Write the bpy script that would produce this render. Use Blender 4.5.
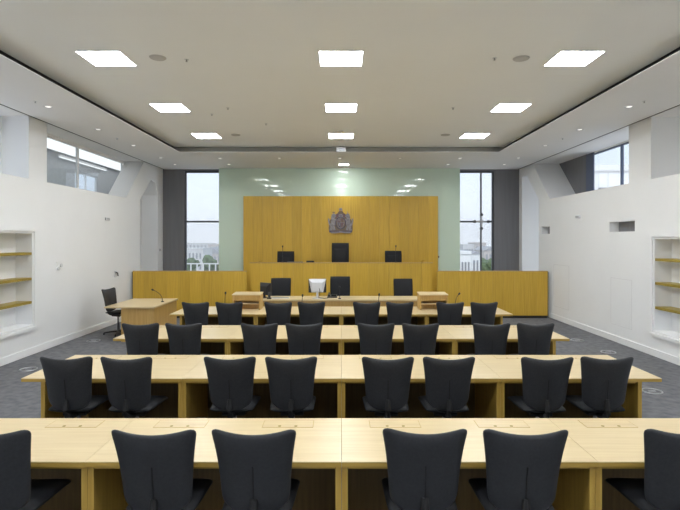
import bpy, bmesh, math, random
from mathutils import Vector, Matrix
from mathutils.geometry import tessellate_polygon

for o in list(bpy.data.objects): bpy.data.objects.remove(o)
S = bpy.context.scene
C = S.collection
PI = math.pi
F = 500.0            # focal length in pixels of the 680 px wide frame
EYE = 2.11
# ------------------------------------------------------------------ camera
cd = bpy.data.cameras.new('camera'); cam = bpy.data.objects.new('camera', cd); C.objects.link(cam)
cam.location = (0, 0, EYE); cam.rotation_euler = (PI/2, 0, 0)
cd.sensor_fit = 'HORIZONTAL'; cd.sensor_width = 36.0; cd.lens = 36.0*F/680.0
cd.shift_x = -1/680.0; cd.shift_y = -15/680.0
cd.clip_start = 0.05; cd.clip_end = 2000
S.camera = cam
# ------------------------------------------------------------------ world, exposure
S.view_settings.view_transform = 'Standard'; S.view_settings.look = 'None'
S.view_settings.gamma = 1.0; S.view_settings.exposure = 0.06
S.view_settings.use_curve_mapping = False
LAMP = 39.5          # ceiling panel radiance
DOWN = 14.0          # downlight watts
SKY = 1.42
w = bpy.data.worlds.new('world'); S.world = w; w.use_nodes = True
nt = w.node_tree; nt.nodes.clear()
tc = nt.nodes.new('ShaderNodeTexCoord'); sp = nt.nodes.new('ShaderNodeSeparateXYZ')
cr = nt.nodes.new('ShaderNodeValToRGB'); bg = nt.nodes.new('ShaderNodeBackground'); wo = nt.nodes.new('ShaderNodeOutputWorld')
nt.links.new(tc.outputs['Generated'], sp.inputs[0]); nt.links.new(sp.outputs['Z'], cr.inputs[0])
nt.links.new(cr.outputs[0], bg.inputs[0]); nt.links.new(bg.outputs[0], wo.inputs[0])
cr.color_ramp.elements[0].position = 0.0; cr.color_ramp.elements[0].color = (0.86, 0.88, 0.95, 1)
cr.color_ramp.elements[1].position = 0.22; cr.color_ramp.elements[1].color = (0.66, 0.76, 0.88, 1)
bg.inputs[1].default_value = SKY
S.cycles.max_bounces = 16; S.cycles.diffuse_bounces = 10; S.cycles.transparent_max_bounces = 16
sd = bpy.data.lights.new('hazy_sun', 'SUN'); sd.energy = 1.6; sd.angle = 0.5; sd.color = (1, 0.98, 0.95)
sun = bpy.data.objects.new('hazy_sun', sd); C.objects.link(sun); sun.rotation_euler = (math.radians(52), 0, math.radians(-4))

# ------------------------------------------------------------------ materials
def mat(name, col, rough=0.6, metal=0.0, spec=0.5, var=0.0, vscale=(8, 8, 8), detail=4.0, col2=None, bump=0.0, objrand=0.0, coat=0.0):
    m = bpy.data.materials.new(name); m.use_nodes = True
    n = m.node_tree.nodes; l = m.node_tree.links; b = n['Principled BSDF']
    b.inputs['Base Color'].default_value = (*col, 1); b.inputs['Roughness'].default_value = rough
    b.inputs['Metallic'].default_value = metal; b.inputs['Specular IOR Level'].default_value = spec
    if coat: b.inputs['Coat Weight'].default_value = coat; b.inputs['Coat Roughness'].default_value = 0.15
    if var or col2 or bump:
        t = n.new('ShaderNodeTexCoord'); mp = n.new('ShaderNodeMapping'); mp.inputs['Scale'].default_value = vscale
        nz = n.new('ShaderNodeTexNoise'); nz.inputs['Scale'].default_value = 1.0; nz.inputs['Detail'].default_value = detail
        l.new(t.outputs['Object'], mp.inputs[0]); l.new(mp.outputs[0], nz.inputs['Vector'])
        c2 = col2 or tuple(c*(1-var) for c in col)
        r = n.new('ShaderNodeValToRGB'); r.color_ramp.elements[0].position = 0.32; r.color_ramp.elements[1].position = 0.68
        r.color_ramp.elements[0].color = (*c2, 1); r.color_ramp.elements[1].color = (*col, 1)
        l.new(nz.outputs['Fac'], r.inputs[0]); out = r.outputs[0]
        if objrand:
            oi = n.new('ShaderNodeObjectInfo'); ma = n.new('ShaderNodeMapRange')
            ma.inputs[3].default_value = 1-objrand; ma.inputs[4].default_value = 1+objrand*0.5
            l.new(oi.outputs['Random'], ma.inputs[0])
            mx = n.new('ShaderNodeMix'); mx.data_type = 'RGBA'; mx.blend_type = 'MULTIPLY'; mx.inputs[0].default_value = 1
            l.new(out, mx.inputs[6]); l.new(ma.outputs[0], mx.inputs[7]); out = mx.outputs[2]
            ad = n.new('ShaderNodeVectorMath'); ad.operation = 'ADD'
            sc = n.new('ShaderNodeMath'); sc.operation = 'MULTIPLY'; sc.inputs[1].default_value = 37.0
            l.new(oi.outputs['Random'], sc.inputs[0]); l.new(mp.outputs[0], ad.inputs[0]); l.new(sc.outputs[0], ad.inputs[1])
            l.new(ad.outputs[0], nz.inputs['Vector'])
        l.new(out, b.inputs['Base Color'])
        if bump:
            bp = n.new('ShaderNodeBump'); bp.inputs['Strength'].default_value = bump; bp.inputs['Distance'].default_value = 0.004
            l.new(nz.outputs['Fac'], bp.inputs['Height']); l.new(bp.outputs[0], b.inputs['Normal'])
    return m
def emit(name, col, s):
    m = bpy.data.materials.new(name); m.use_nodes = True; n = m.node_tree.nodes; n.clear()
    e = n.new('ShaderNodeEmission'); e.inputs[0].default_value = (*col, 1); e.inputs[1].default_value = s
    o = n.new('ShaderNodeOutputMaterial'); m.node_tree.links.new(e.outputs[0], o.inputs[0]); return m
def glass(name, tint, refl=0.06):
    m = bpy.data.materials.new(name); m.use_nodes = True; n = m.node_tree.nodes; l = m.node_tree.links; n.clear()
    t = n.new('ShaderNodeBsdfTransparent'); t.inputs[0].default_value = (*tint, 1)
    g = n.new('ShaderNodeBsdfGlossy'); g.inputs['Roughness'].default_value = 0.02
    ge = n.new('ShaderNodeNewGeometry'); dt = n.new('ShaderNodeVectorMath'); dt.operation = 'DOT_PRODUCT'
    l.new(ge.outputs['Normal'], dt.inputs[0]); l.new(ge.outputs['Incoming'], dt.inputs[1])
    ab = n.new('ShaderNodeMath'); ab.operation = 'ABSOLUTE'; l.new(dt.outputs['Value'], ab.inputs[0])
    iv = n.new('ShaderNodeMath'); iv.operation = 'SUBTRACT'; iv.inputs[0].default_value = 1.0; l.new(ab.outputs[0], iv.inputs[1])
    pw = n.new('ShaderNodeMath'); pw.operation = 'POWER'; pw.inputs[1].default_value = 5.0; l.new(iv.outputs[0], pw.inputs[0])
    f = n.new('ShaderNodeMath'); f.operation = 'MULTIPLY_ADD'; f.inputs[1].default_value = 0.8; f.inputs[2].default_value = refl*0.6; l.new(pw.outputs[0], f.inputs[0])
    x = n.new('ShaderNodeMixShader'); o = n.new('ShaderNodeOutputMaterial')
    l.new(f.outputs[0], x.inputs[0]); l.new(t.outputs[0], x.inputs[1]); l.new(g.outputs[0], x.inputs[2]); l.new(x.outputs[0], o.inputs[0]); return m

M = {}
M['white'] = mat('white_paint', (0.85, 0.855, 0.86), 0.75, var=0.02, vscale=(1.5, 1.5, 1.5))
M['ceil'] = mat('ceiling_paint', (0.89, 0.90, 0.89), 0.8, var=0.02, vscale=(1, 1, 1))
M['soffit'] = mat('soffit_paint', (0.84, 0.845, 0.85), 0.75, var=0.02, vscale=(1, 1, 1))
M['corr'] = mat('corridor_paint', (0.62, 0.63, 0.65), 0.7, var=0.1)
M['endlip'] = mat('grey_edge', (0.30, 0.29, 0.265), 0.8)
M['lip'] = mat('painted_slot_shade', (0.03, 0.03, 0.03), 0.8)
M['black'] = mat('black_gap', (0.015, 0.015, 0.016), 0.6)
M['carpet'] = mat('grey_carpet', (0.20, 0.202, 0.213), 0.95, spec=0.1, col2=(0.13, 0.132, 0.142), vscale=(9, 9, 9), detail=8, bump=0.5)
M['grey'] = mat('grey_panel', (0.19, 0.19, 0.205), 0.6, var=0.12, vscale=(14, 14, 0.6))
M['oakv'] = mat('oak_veneer_upright', (0.66, 0.42, 0.05), 0.42, col2=(0.56, 0.34, 0.034), vscale=(55, 55, 1.6), detail=5, objrand=0.10)
M['oakpale'] = mat('pale_oak_upright', (0.56, 0.36, 0.12), 0.4, col2=(0.46, 0.28, 0.085), vscale=(45, 45, 1.6), detail=5, objrand=0.05)
M['top'] = mat('pale_oak_desktop', (0.70, 0.565, 0.34), 0.30, col2=(0.63, 0.49, 0.275), vscale=(1.8, 38, 38), detail=6, objrand=0.04)
M['edge'] = mat('oak_edging', (0.52, 0.34, 0.075), 0.4, col2=(0.43, 0.27, 0.05), vscale=(2, 40, 40), detail=4)
M['post'] = mat('oak_gable', (0.56, 0.37, 0.08), 0.42, col2=(0.46, 0.285, 0.055), vscale=(40, 40, 2), detail=4)
M['flap'] = mat('oak_flap', (0.69, 0.55, 0.325), 0.32, col2=(0.62, 0.475, 0.265), vscale=(2, 40, 40), detail=5)
M['shaded_oak'] = mat('dark_modesty', (0.15, 0.095, 0.03), 0.5, var=0.3, vscale=(40, 40, 2))  # modesty panel oak, darkened in colour for the shadow under the desk
M['shelf'] = mat('oak_shelf_edge', (0.36, 0.27, 0.05), 0.45, col2=(0.29, 0.21, 0.035), vscale=(30, 2, 30))
M['fabric'] = mat('black_leather', (0.031, 0.033, 0.038), 0.48, spec=0.42, var=0.25, vscale=(60, 60, 60), bump=0.12)
M['fabric2'] = mat('matt_black_leather', (0.013, 0.014, 0.017), 0.6, spec=0.25, var=0.2, vscale=(60, 60, 60))
M['seam'] = mat('black_seam', (0.008, 0.008, 0.009), 0.7)
M['plastic'] = mat('black_plastic', (0.018, 0.018, 0.02), 0.45)
M['chrome'] = mat('dull_metal', (0.35, 0.35, 0.37), 0.3, metal=1.0)
M['steel'] = mat('grey_steel', (0.42, 0.43, 0.45), 0.4, metal=0.8)
M['silver'] = mat('silver_plastic', (0.66, 0.67, 0.70), 0.35)
M['speaker'] = mat('grey_grille', (0.55, 0.54, 0.52), 0.7, var=0.15, vscale=(200, 200, 200))
M['screen'] = mat('dark_screen', (0.02, 0.022, 0.026), 0.15)
M['lamp'] = emit('lit_diffuser', (0.93, 0.97, 1.0), LAMP)
M['spot'] = emit('lit_downlight', (1.0, 0.97, 0.92), 1.6)
M['tube'] = emit('lit_corridor_lamp_and_ceiling', (1.0, 1.0, 0.98), 1.5)
M['strip'] = emit('lit_strip', (0.95, 1.0, 1.0), 300.0)
M['pane'] = glass('clear_glass', (0.93, 0.95, 0.96))
M['pane2'] = glass('grey_glass', (0.86, 0.89, 0.91))
M['frame'] = mat('dark_window_frame', (0.085, 0.09, 0.105), 0.5)
M['blueframe'] = mat('blue_grey_frame', (0.10, 0.125, 0.20), 0.5)
M['em_silver'] = mat('emblem_silver', (0.36, 0.335, 0.345), 0.45, metal=0.3, var=0.45, vscale=(60, 60, 60))
M['em_gold'] = mat('emblem_bronze', (0.25, 0.19, 0.13), 0.45, metal=0.35, var=0.4, vscale=(60, 60, 60))
M['em_dark'] = mat('emblem_slate', (0.10, 0.085, 0.13), 0.5, var=0.3, vscale=(50, 50, 50))
M['em_red'] = mat('emblem_mauve', (0.20, 0.12, 0.13), 0.5, var=0.3, vscale=(50, 50, 50))
M['concrete'] = mat('pale_stone', (0.68, 0.67, 0.68), 0.85, var=0.15, vscale=(0.3, 0.3, 0.3))
M['render'] = mat('white_render', (0.80, 0.80, 0.80), 0.85, var=0.08, vscale=(0.3, 0.3, 0.3))
M['brick'] = mat('haze_paled_brick', (0.56, 0.50, 0.48), 0.9, var=0.2, vscale=(0.5, 0.5, 0.5))  # city brick, far panes and ground are paled to imitate distance haze
M['slate'] = mat('slate_roof', (0.40, 0.40, 0.43), 0.8, var=0.2, vscale=(0.5, 0.5, 0.5))
M['farglass'] = mat('haze_paled_pane', (0.25, 0.26, 0.29), 0.3)
M['leaf'] = mat('leaf_green', (0.13, 0.19, 0.09), 0.85, var=0.5, vscale=(1.2, 1.2, 1.2))
M['bark'] = mat('bark', (0.10, 0.08, 0.06), 0.9, var=0.3)
M['ground'] = mat('city_ground', (0.45, 0.45, 0.43), 0.95, var=0.3, vscale=(0.05, 0.05, 0.05))
# pale green back-lit glass
def green_glass():
    m = bpy.data.materials.new('pale_green_glass'); m.use_nodes = True; n = m.node_tree.nodes; l = m.node_tree.links
    b = n['Principled BSDF']; b.inputs['Base Color'].default_value = (0.75, 0.88, 0.76, 1); b.inputs['Roughness'].default_value = 0.05
    b.inputs['Specular IOR Level'].default_value = 0.6
    t = n.new('ShaderNodeBsdfTranslucent'); t.inputs[0].default_value = (0.72, 0.88, 0.78, 1)
    x = n.new('ShaderNodeMixShader'); x.inputs[0].default_value = 0.2
    l.new(b.outputs[0], x.inputs[1]); l.new(t.outputs[0], x.inputs[2]); l.new(x.outputs[0], n['Material Output'].inputs[0]); return m
M['green'] = green_glass()

# ------------------------------------------------------------------ helpers
def link(o, parent=None, kind=None):
    C.objects.link(o)
    if parent is not None: o.parent = parent
    if kind: o['kind'] = kind
    return o
def tag(o, label, cat, group=None):
    o['label'] = label; o['category'] = cat
    if group: o['group'] = group
    return o
def thing(name, label, cat, loc=(0, 0, 0), rz=0.0, group=None):
    o = bpy.data.objects.new(name, None); o.empty_display_size = 0.1
    o.location = loc; o.rotation_euler = (0, 0, rz); link(o); return tag(o, label, cat, group)
def room(name):
    o = bpy.data.objects.new(name, None); o.empty_display_size = 0.1; link(o, kind='structure'); return o
class MB:
    def __init__(s): s.v = []; s.f = []; s.smooth = False
    def add(s, vs, fs):
        k = len(s.v); s.v += [tuple(p) for p in vs]; s.f += [tuple(i+k for i in f) for f in fs]; return s
    def box(s, x0, x1, y0, y1, z0, z1):
        return s.add([(x0,y0,z0),(x1,y0,z0),(x1,y1,z0),(x0,y1,z0),(x0,y0,z1),(x1,y0,z1),(x1,y1,z1),(x0,y1,z1)],
                     [(3,2,1,0),(4,5,6,7),(0,1,5,4),(1,2,6,5),(2,3,7,6),(3,0,4,7)])
    def cyl(s, c, r, h, n=16, axis='z', r2=None):
        r2 = r if r2 is None else r2; a = []; b = []
        for i in range(n):
            t = 2*PI*i/n; p, q = math.cos(t), math.sin(t)
            def P(rr, d):
                if axis == 'z': return (c[0]+rr*p, c[1]+rr*q, c[2]+d)
                if axis == 'y': return (c[0]+rr*p, c[1]+d, c[2]+rr*q)
                return (c[0]+d, c[1]+rr*p, c[2]+rr*q)
            a.append(P(r, 0)); b.append(P(r2, h))
        return s.add(a+b, [tuple(range(n-1, -1, -1)), tuple(range(n, 2*n))]+[(i, (i+1) % n, n+(i+1) % n, n+i) for i in range(n)])
    def tube(s, pts, r, n=8):
        pts = [Vector(p) for p in pts]; rs = r if isinstance(r, (list, tuple)) else [r]*len(pts); vs = []
        for i, p in enumerate(pts):
            d = (pts[min(i+1, len(pts)-1)]-pts[max(i-1, 0)]).normalized()
            u = d.cross(Vector((0, 0, 1)) if abs(d.z) < 0.9 else Vector((1, 0, 0))).normalized(); v = d.cross(u)
            for k in range(n):
                t = 2*PI*k/n; vs.append(p+(u*math.cos(t)+v*math.sin(t))*rs[i])
        fs = [(i*n+k, i*n+(k+1) % n, (i+1)*n+(k+1) % n, (i+1)*n+k) for i in range(len(pts)-1) for k in range(n)]
        fs += [tuple(range(n)), tuple(range((len(pts)-1)*n, len(pts)*n))]
        return s.add(vs, fs)
    def prism(s, outer, holes, d0, d1, axis='x'):
        """polygon with holes in the plane across `axis`, from d0 to d1"""
        loops = [outer]+list(holes); flat = [p for lp in loops for p in lp]
        tris = tessellate_polygon([[Vector((a, b, 0)) for a, b in lp] for lp in loops])
        def P(a, b, d): return (d, a, b) if axis == 'x' else ((a, d, b) if axis == 'y' else (a, b, d))
        n = len(flat); vs = [P(a, b, d0) for a, b in flat]+[P(a, b, d1) for a, b in flat]
        fs = [tuple(t) for t in tris]+[tuple(n+i for i in reversed(t)) for t in tris]; k = 0
        for lp in loops:
            m = len(lp)
            for i in range(m): fs.append((k+i, k+(i+1) % m, n+k+(i+1) % m, n+k+i))
            k += m
        return s.add(vs, fs)
    def mesh(s, name, m, bevel=0.0, smooth=False):
        me = bpy.data.meshes.new(name); me.from_pydata(s.v, [], s.f)
        bm = bmesh.new(); bm.from_mesh(me); bmesh.ops.recalc_face_normals(bm, faces=bm.faces)
        if bevel: bmesh.ops.bevel(bm, geom=list(bm.edges), offset=bevel, segments=1, affect='EDGES')
        bm.to_mesh(me); bm.free()
        if smooth:
            for p in me.polygons: p.use_smooth = True
        me.materials.append(M[m]); return me
    def obj(s, name, m, parent=None, kind=None, bevel=0.0, smooth=False, loc=None):
        o = bpy.data.objects.new(name, s.mesh(name, m, bevel, smooth))
        if loc: o.location = loc
        return link(o, parent, kind)
def box(*a): return MB().box(*a)
def dup(o, parent=None):
    c = o.copy(); link(c)
    if parent is not None: c.parent = parent
    for ch in list(o.children): dup(ch, c)
    return c
ORD = ['first', 'second', 'third', 'fourth', 'fifth', 'sixth', 'seventh', 'eighth']

# ------------------------------------------------------------------ room shell
XL, XR, Y0, Y1 = -5.70, 5.70, -2.5, 16.0
ZS, ZC = 4.37, 4.53
XLo, XRo = -6.20, 6.50
box(XLo, XRo, Y0, Y1+0.3, -0.2, 0).obj('floor', 'carpet', kind='structure')
box(XLo, XRo, Y0, Y1+0.3, ZC, ZC+0.15).obj('ceiling', 'ceil', kind='structure')
SL, SR, SE = -4.15, 4.05, 12.85
so = MB()
so.prism([(XL+0.05, Y0), (SL, Y0), (SL, SE), (SR, SE), (SR, Y0), (XR-0.05, Y0), (XR-0.05, Y1), (XL+0.05, Y1)], [], ZS, ZS+0.008, 'z')
so.obj('ceiling_soffit', 'soffit', kind='structure')
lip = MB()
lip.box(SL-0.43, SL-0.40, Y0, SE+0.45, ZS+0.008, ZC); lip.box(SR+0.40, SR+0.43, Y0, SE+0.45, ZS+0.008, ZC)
lip.box(SL-0.40, SL-0.19, Y0, SE+0.30, ZC-0.006, ZC-0.001); lip.box(SR+0.19, SR+0.40, Y0, SE+0.30, ZC-0.006, ZC-0.001)  # black ceiling strips and dark lips paint in the shade of the slot
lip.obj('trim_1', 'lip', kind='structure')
box(SL-0.39, SR+0.39, SE+0.16, SE+0.19, ZS+0.0085, ZC-0.0065).obj('trim_6', 'endlip', kind='structure')
# black shadow gap between soffit and side walls
for i, (a, b) in enumerate(((XL-0.0, XL+0.05), (XR-0.05, XR))):
    box(a, b, Y0, Y1, ZS+0.005, ZS+0.06).obj('trim_%d' % (2+i), 'black', kind='structure')

slant_l = [(9.69, 3.23), (13.25, 3.23), (14.45, ZS), (9.69, ZS)]
slant_r = [(9.90, 3.23), (13.65, 3.23), (14.85, ZS), (9.90, ZS)]
nich_l = [(14.2, 0.1), (14.2, 3.27), (15.0, 3.92), (15.35, 3.86), (15.55, 3.5), (15.55, 0.1)]
nich_r = [(14.4, 0.1), (14.4, 3.27), (15.35, 4.1), (15.75, 4.1), (15.75, 0.1)]
clere = [(-1.0, 3.23), (9.13, 3.23), (9.13, ZS), (-1.0, ZS)]
clere_r = [(-1.0, 3.23), (9.19, 3.23), (9.19, ZS), (-1.0, ZS)]
def rect(a, b, c, d): return [(a, c), (b, c), (b, d), (a, d)]
bk_l = (7.35, 9.25, 0.52, 2.27); bk_r = (7.25, 9.11, 0.43, 2.165)
slot1 = (9.70, 10.62, 2.28, 2.49); slot2 = (13.65, 14.22, 2.28, 2.49)
outer = rect(Y0, Y1, 0, ZC)
wl = MB().prism(outer, [slant_l, nich_l, clere, rect(*bk_l)], XL, XLo, 'x').obj('wall_left', 'white', kind='structure')
wr = MB().prism(outer, [slant_r, nich_r, clere_r, rect(*bk_r), rect(*slot1), rect(*slot2)], XR, XRo, 'x').obj('wall_right', 'white', kind='structure')
box(XLo-0.3, XRo+0.3, Y0-0.2, Y0, 0, ZC).obj('wall_rear', 'white', kind='structure')
# outer skins of the thick side walls, with their windows
MB().prism(outer, [rect(-0.9, 9.0, 3.0, 4.34), rect(9.5, 14.3, 3.0, 4.33), rect(14.25+0.12, 15.5, 0.4, 4.0)], XLo, XLo-0.1, 'x').obj('wall_left_outer', 'white', kind='structure')
MB().prism(outer, [rect(9.6, 13.2, 3.0, 4.34), rect(14.5, 15.7, 0.4, 4.2)], XRo, XRo+0.1, 'x').obj('wall_right_outer', 'white', kind='structure')
box(XRo-0.02, XRo, 13.2, 15.2, 3.0, ZC).obj('trim_4', 'grey', kind='structure')
# far end wall, grey, with two tall windows (they run on a little behind the green glass)
wx = ((-5.02, -3.55), (3.42, 4.90))
MB().prism(rect(XLo, XRo, 0, ZC), [rect(wx[0][0], wx[0][1], 0.15, 4.33), rect(wx[1][0], wx[1][1], 0.15, 4.33)], Y1, Y1+0.25, 'y').obj('wall_end', 'grey', kind='structure')
for nm, x in (('baseboard_left', XL), ('baseboard_right', XR-0.018)):
    box(x, x+0.018, Y0, Y1, 0, 0.13).obj(nm, 'white', kind='structure', bevel=0.003)
# flush access panels in the right wall: recessed joint lines
for k, (a, b, c, d) in enumerate(((9.80, 10.56, 0.35, 1.32), (12.5, 13.4, 0.35, 1.46))):
    g = MB(); t = 0.006
    g.box(XR-0.003, XR+0.01, a, b, d-t, d); g.box(XR-0.003, XR+0.01, a, a+t, c, d); g.box(XR-0.003, XR+0.01, b-t, b, c, d); g.box(XR-0.003, XR+0.01, a, b, c, c+t)
    g.obj('panel_joint', 'concrete', wr)
# backs of the two slots
for s_ in (slot1, slot2): box(XR+0.20, XR+0.23, s_[0]-0.01, s_[1]+0.01, s_[2]-0.01, s_[3]+0.01).obj('slot_back', 'grey', wr)

# windows
def end_window(n, x0, x1, vert):
    r = room('window_%d' % n); y = Y1+0.06; z0, z1 = 0.15, 4.33
    f = MB(); t = 0.045
    f.box(x0, x0+t, y, y+0.08, z0, z1); f.box(x1-t, x1, y, y+0.08, z0, z1); f.box(x0+t, x1-t, y, y+0.08, z1-0.06, z1); f.box(x0+t, x1-t, y, y+0.08, z0, z0+t)
    f.obj('frame', 'frame', r)
    zt = 2.70
    box(x0+t, x1-t, y, y+0.06, zt-0.028, zt+0.028).obj('transom', 'frame', r)
    xs = [x0+t, x1-t] if vert is None else [x0+t, vert, x1-t]
    if vert is not None:
        box(vert-0.022, vert+0.022, y, y+0.06, z0+t, z1-0.06).obj('mullion', 'frame', r)
        fit = MB().cyl((vert, y-0.06, zt), 0.05, 0.05, 12, 'y').obj('fitting', 'steel', r)
        for dx, dz in ((0, 1), (0, -1), (1, 0), (-1, 0)):
            MB().tube([(vert, y-0.04, zt), (vert+dx*0.24, y-0.04, zt+dz*0.24)], [0.035, 0.02]).obj('fitting_arm', 'steel', fit)
            MB().cyl((vert+dx*0.22, y-0.07, zt+dz*0.22), 0.05, 0.06, 10, 'y').obj('fitting_disc', 'frame', fit)
    for i in range(len(xs)-1):
        for (a, b) in ((z0+t, zt-0.028), (zt+0.028, z1-0.06)):
            box(xs[i], xs[i+1], y+0.03, y+0.036, a, b).obj('pane', 'pane', r)
end_window(1, wx[0][0], wx[0][1], None)
end_window(2, wx[1][0], wx[1][1], 4.50)
def side_window(n, x, y0, y1, z0, z1, muls, fm='frame', pane='pane', ft=0.05):
    r = room('window_%d' % n); f = MB(); d = 0.06; s = 1 if x > 0 else -1; a, b = sorted((x+s*0.02, x+s*(0.02+d)))
    f.box(a, b, y0, y0+ft, z0, z1); f.box(a, b, y1-ft, y1, z0, z1); f.box(a, b, y0+ft, y1-ft, z1-0.03, z1); f.box(a, b, y0+ft, y1-ft, z0, z0+ft)
    f.obj('frame', fm, r); ys = [y0+ft]+muls+[y1-ft]
    for m_ in muls: box(a, b, m_-0.02, m_+0.02, z0+ft, z1-0.03).obj('mullion', fm, r)
    for i in range(len(ys)-1):
        box(x+s*0.045-0.003, x+s*0.045+0.003, ys[i], ys[i+1], z0+ft, z1-0.03).obj('pane', pane, r)
side_window(3, XRo, 9.6, 13.2, 3.0, 4.34, [11.65], 'blueframe', ft=0.1)
box(XRo-0.03, XRo, 12.82, 13.2, 3.0, 4.36).obj('trim_5', 'blueframe', kind='structure')
side_window(4, XLo, -0.9, 9.0, 3.0, 4.34, [1.5, 4.0, 6.5], 'blueframe')
side_window(5, XLo, 9.5, 14.3, 3.0, 4.33, [11.85], 'soffit', 'pane2', ft=0.03)
side_window(6, XLo, 14.37, 15.5, 0.4, 4.0, [])
side_window(7, XRo, 14.5, 15.7, 0.4, 4.2, [])
MB().prism([(13.22, 3.2), (13.30, 3.2), (14.50, 4.36), (14.42, 4.36)], [], XLo-0.02, XLo+0.05, 'x').obj('trim_7', 'white', kind='structure')
# corridor seen through the left clerestory
cx0, cx1 = -7.5, XLo-0.1
box(cx0-0.1, cx1, 9.2, 17.5, 4.43, 4.5).obj('ceiling_corridor', 'white', kind='structure')
box(cx0-0.1, cx1, 9.2, 17.5, -0.1, 0).obj('floor_corridor', 'carpet', kind='structure')
MB().prism(rect(9.2, 17.5, 0, 4.43), [rect(14.1, 15.4, 3.2, 4.05)], cx0, cx0-0.1, 'x').obj('wall_corridor', 'corr', kind='structure')
box(cx0, cx1, 17.4, 17.5, 0, 4.43).obj('wall_corridor_end', 'grey', kind='structure')
box(cx0, cx1, 9.2, 9.22, 0, 4.43).obj('wall_corridor_near', 'white', kind='structure')
box(cx1-0.02, cx1, 16.27, 17.4, 0, 4.43).obj('wall_corridor_outer', 'grey', kind='structure')
side_window(8, cx0, 14.1, 15.4, 3.2, 4.05, [14.75], 'soffit', ft=0.04)

# ------------------------------------------------------------------ green glass and oak panel
gl = thing('glass_screen', 'tall pale green glass screen behind the oak wall panel', 'glass screen', (0, 15.72, 0))
box(-3.84, 3.74, 0, 0.015, 0.0, ZS-0.005).obj('pane', 'green', gl)
MB().cyl((3.06, -0.03, 1.58), 0.03, 0.03, 12, 'y').obj('fixing', 'frame', gl)

def boards(parent, x0, x1, n, y0, y1, z0, z1, m='oakv'):
    w_ = (x1-x0)/n; me = box(0.0015, w_-0.0015, y0, y1, z0, z1).mesh('board', m)
    for i in range(n):
        o = bpy.data.objects.new('board', me); o.location = (x0+i*w_, 0, 0); link(o, parent)
op = thing('oak_wall_panel', 'tall oak board panel bearing the royal crest behind the judges', 'wall panel', (0, 15.56, 0))
boards(op, -3.04, 3.02, 20, 0.0, 0.04, 0.0, 3.475)
box(-3.03, 3.01, 0.04, 0.09, 0.0, 3.46).obj('backing', 'oakv', op)

# ------------------------------------------------------------------ dais and bench
box(-2.45, 2.37, 14.05, 15.54, 0, 0.5).obj('floor_dais', 'carpet', kind='structure')
jb = thing('judges_bench', 'long raised oak judges bench below the royal crest', 'bench', (0, 13.9, 0))
boards(jb, -2.52, 2.54, 17, 0.0, 0.03, 0.0, 1.46)
box(-2.54, 2.56, -0.008, 0.10, 1.461, 1.487).obj('cap', 'oakpale', jb)
box(-2.50, 2.52, 0.031, 0.09, 0.0, 1.46).obj('backing', 'oakv', jb)
box(-2.48, 2.50, 0.10, 0.75, 1.21, 1.25).obj('desktop', 'top', jb)
for s, x in ((-1, -2.52), (1, 2.50)): box(x, x+0.035, 0.1, 1.6, 0.0, 1.46).obj('side_panel', 'oakv', jb)
def screen(x0, x1, label):
    t = thing('oak_screen', label, 'screen', (0, 13.5, 0))
    boards(t, x0, x1, 10, 0.0, 0.03, 0.07, 1.255)
    box(x0-0.005, x1+0.005, -0.005, 0.085, 1.256, 1.275).obj('cap', 'oakpale', t)
    box(x0+0.01, x1-0.01, 0.031, 0.08, 0.07, 1.25).obj('backing', 'oakv', t)
    box(x0+0.01, x1-0.01, 0.02, 0.07, 0.0, 0.069).obj('plinth', 'black', t)
    e = x0-0.025 if x0 < 0 else x1+0.006
    box(e, e+0.018, 0.0, 0.08, 0.0, 1.25).obj('edge_strip', 'frame', t)
screen(-5.62, -2.56, 'low oak screen beside the witness table')
screen(2.60, 5.58, 'low oak screen at the wall with two slot niches')

# ------------------------------------------------------------------ desks
W = 1.596; TZ = 0.731
def make_desk(depth):
    t = thing('desk', 'x', 'desk', (0, 0, 0), 0, 'courtroom desks in four rows')
    h = W/2-0.0015
    box(-h, h, 0.0, depth, TZ-0.006, TZ).obj('desktop', 'top', t)
    box(-h, h, 0.0, depth, TZ-0.034, TZ-0.0062).obj('edging', 'edge', t)
    box(-h+0.04, h-0.04, 0.03, 0.06, TZ-0.058, TZ-0.0345).obj('apron', 'edge', t)
    for s in (-1, 1):
        a, b = sorted((s*h, s*(h-0.037)))
        box(a, b, 0.03, depth-0.06, 0, TZ-0.0345).obj('end_panel', 'post', t)
    box(-h+0.037, h-0.037, depth-0.16, depth-0.14, 0.005, TZ-0.0345).obj('modesty_panel', 'shaded_oak', t)
    for s in (-1, 1):
        cx = s*0.40; fw = 0.185; y0, y1 = depth-0.19, depth-0.05
        g = MB(); e = 0.004
        g.box(cx-fw-e, cx+fw+e, y0-e, y0, TZ-0.002, TZ+0.0012); g.box(cx-fw-e, cx+fw+e, y1, y1+e, TZ-0.002, TZ+0.0012)
        g.box(cx-fw-e, cx-fw, y0, y1, TZ-0.002, TZ+0.0012); g.box(cx+fw, cx+fw+e, y0, y1, TZ-0.002, TZ+0.0012)
        fl = box(cx-fw, cx+fw, y0, y1, TZ-0.002, TZ+0.0015).obj('cable_flap', 'flap', t)
        g.obj('flap_joint', 'edge', fl)
        for q in (-1, 1): MB().cyl((cx+q*0.06, y0+0.022, TZ+0.0012), 0.012, 0.002, 10).obj('finger_hole', 'shelf', fl)
    return t
rows = [(9.29, 1.08), (6.99, 1.10), (4.98, 1.02), (3.11, 0.76)]
RW = ['nearest the clerk desk', 'second from the clerk desk', 'third from the clerk desk', 'farthest from the clerk desk']
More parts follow.
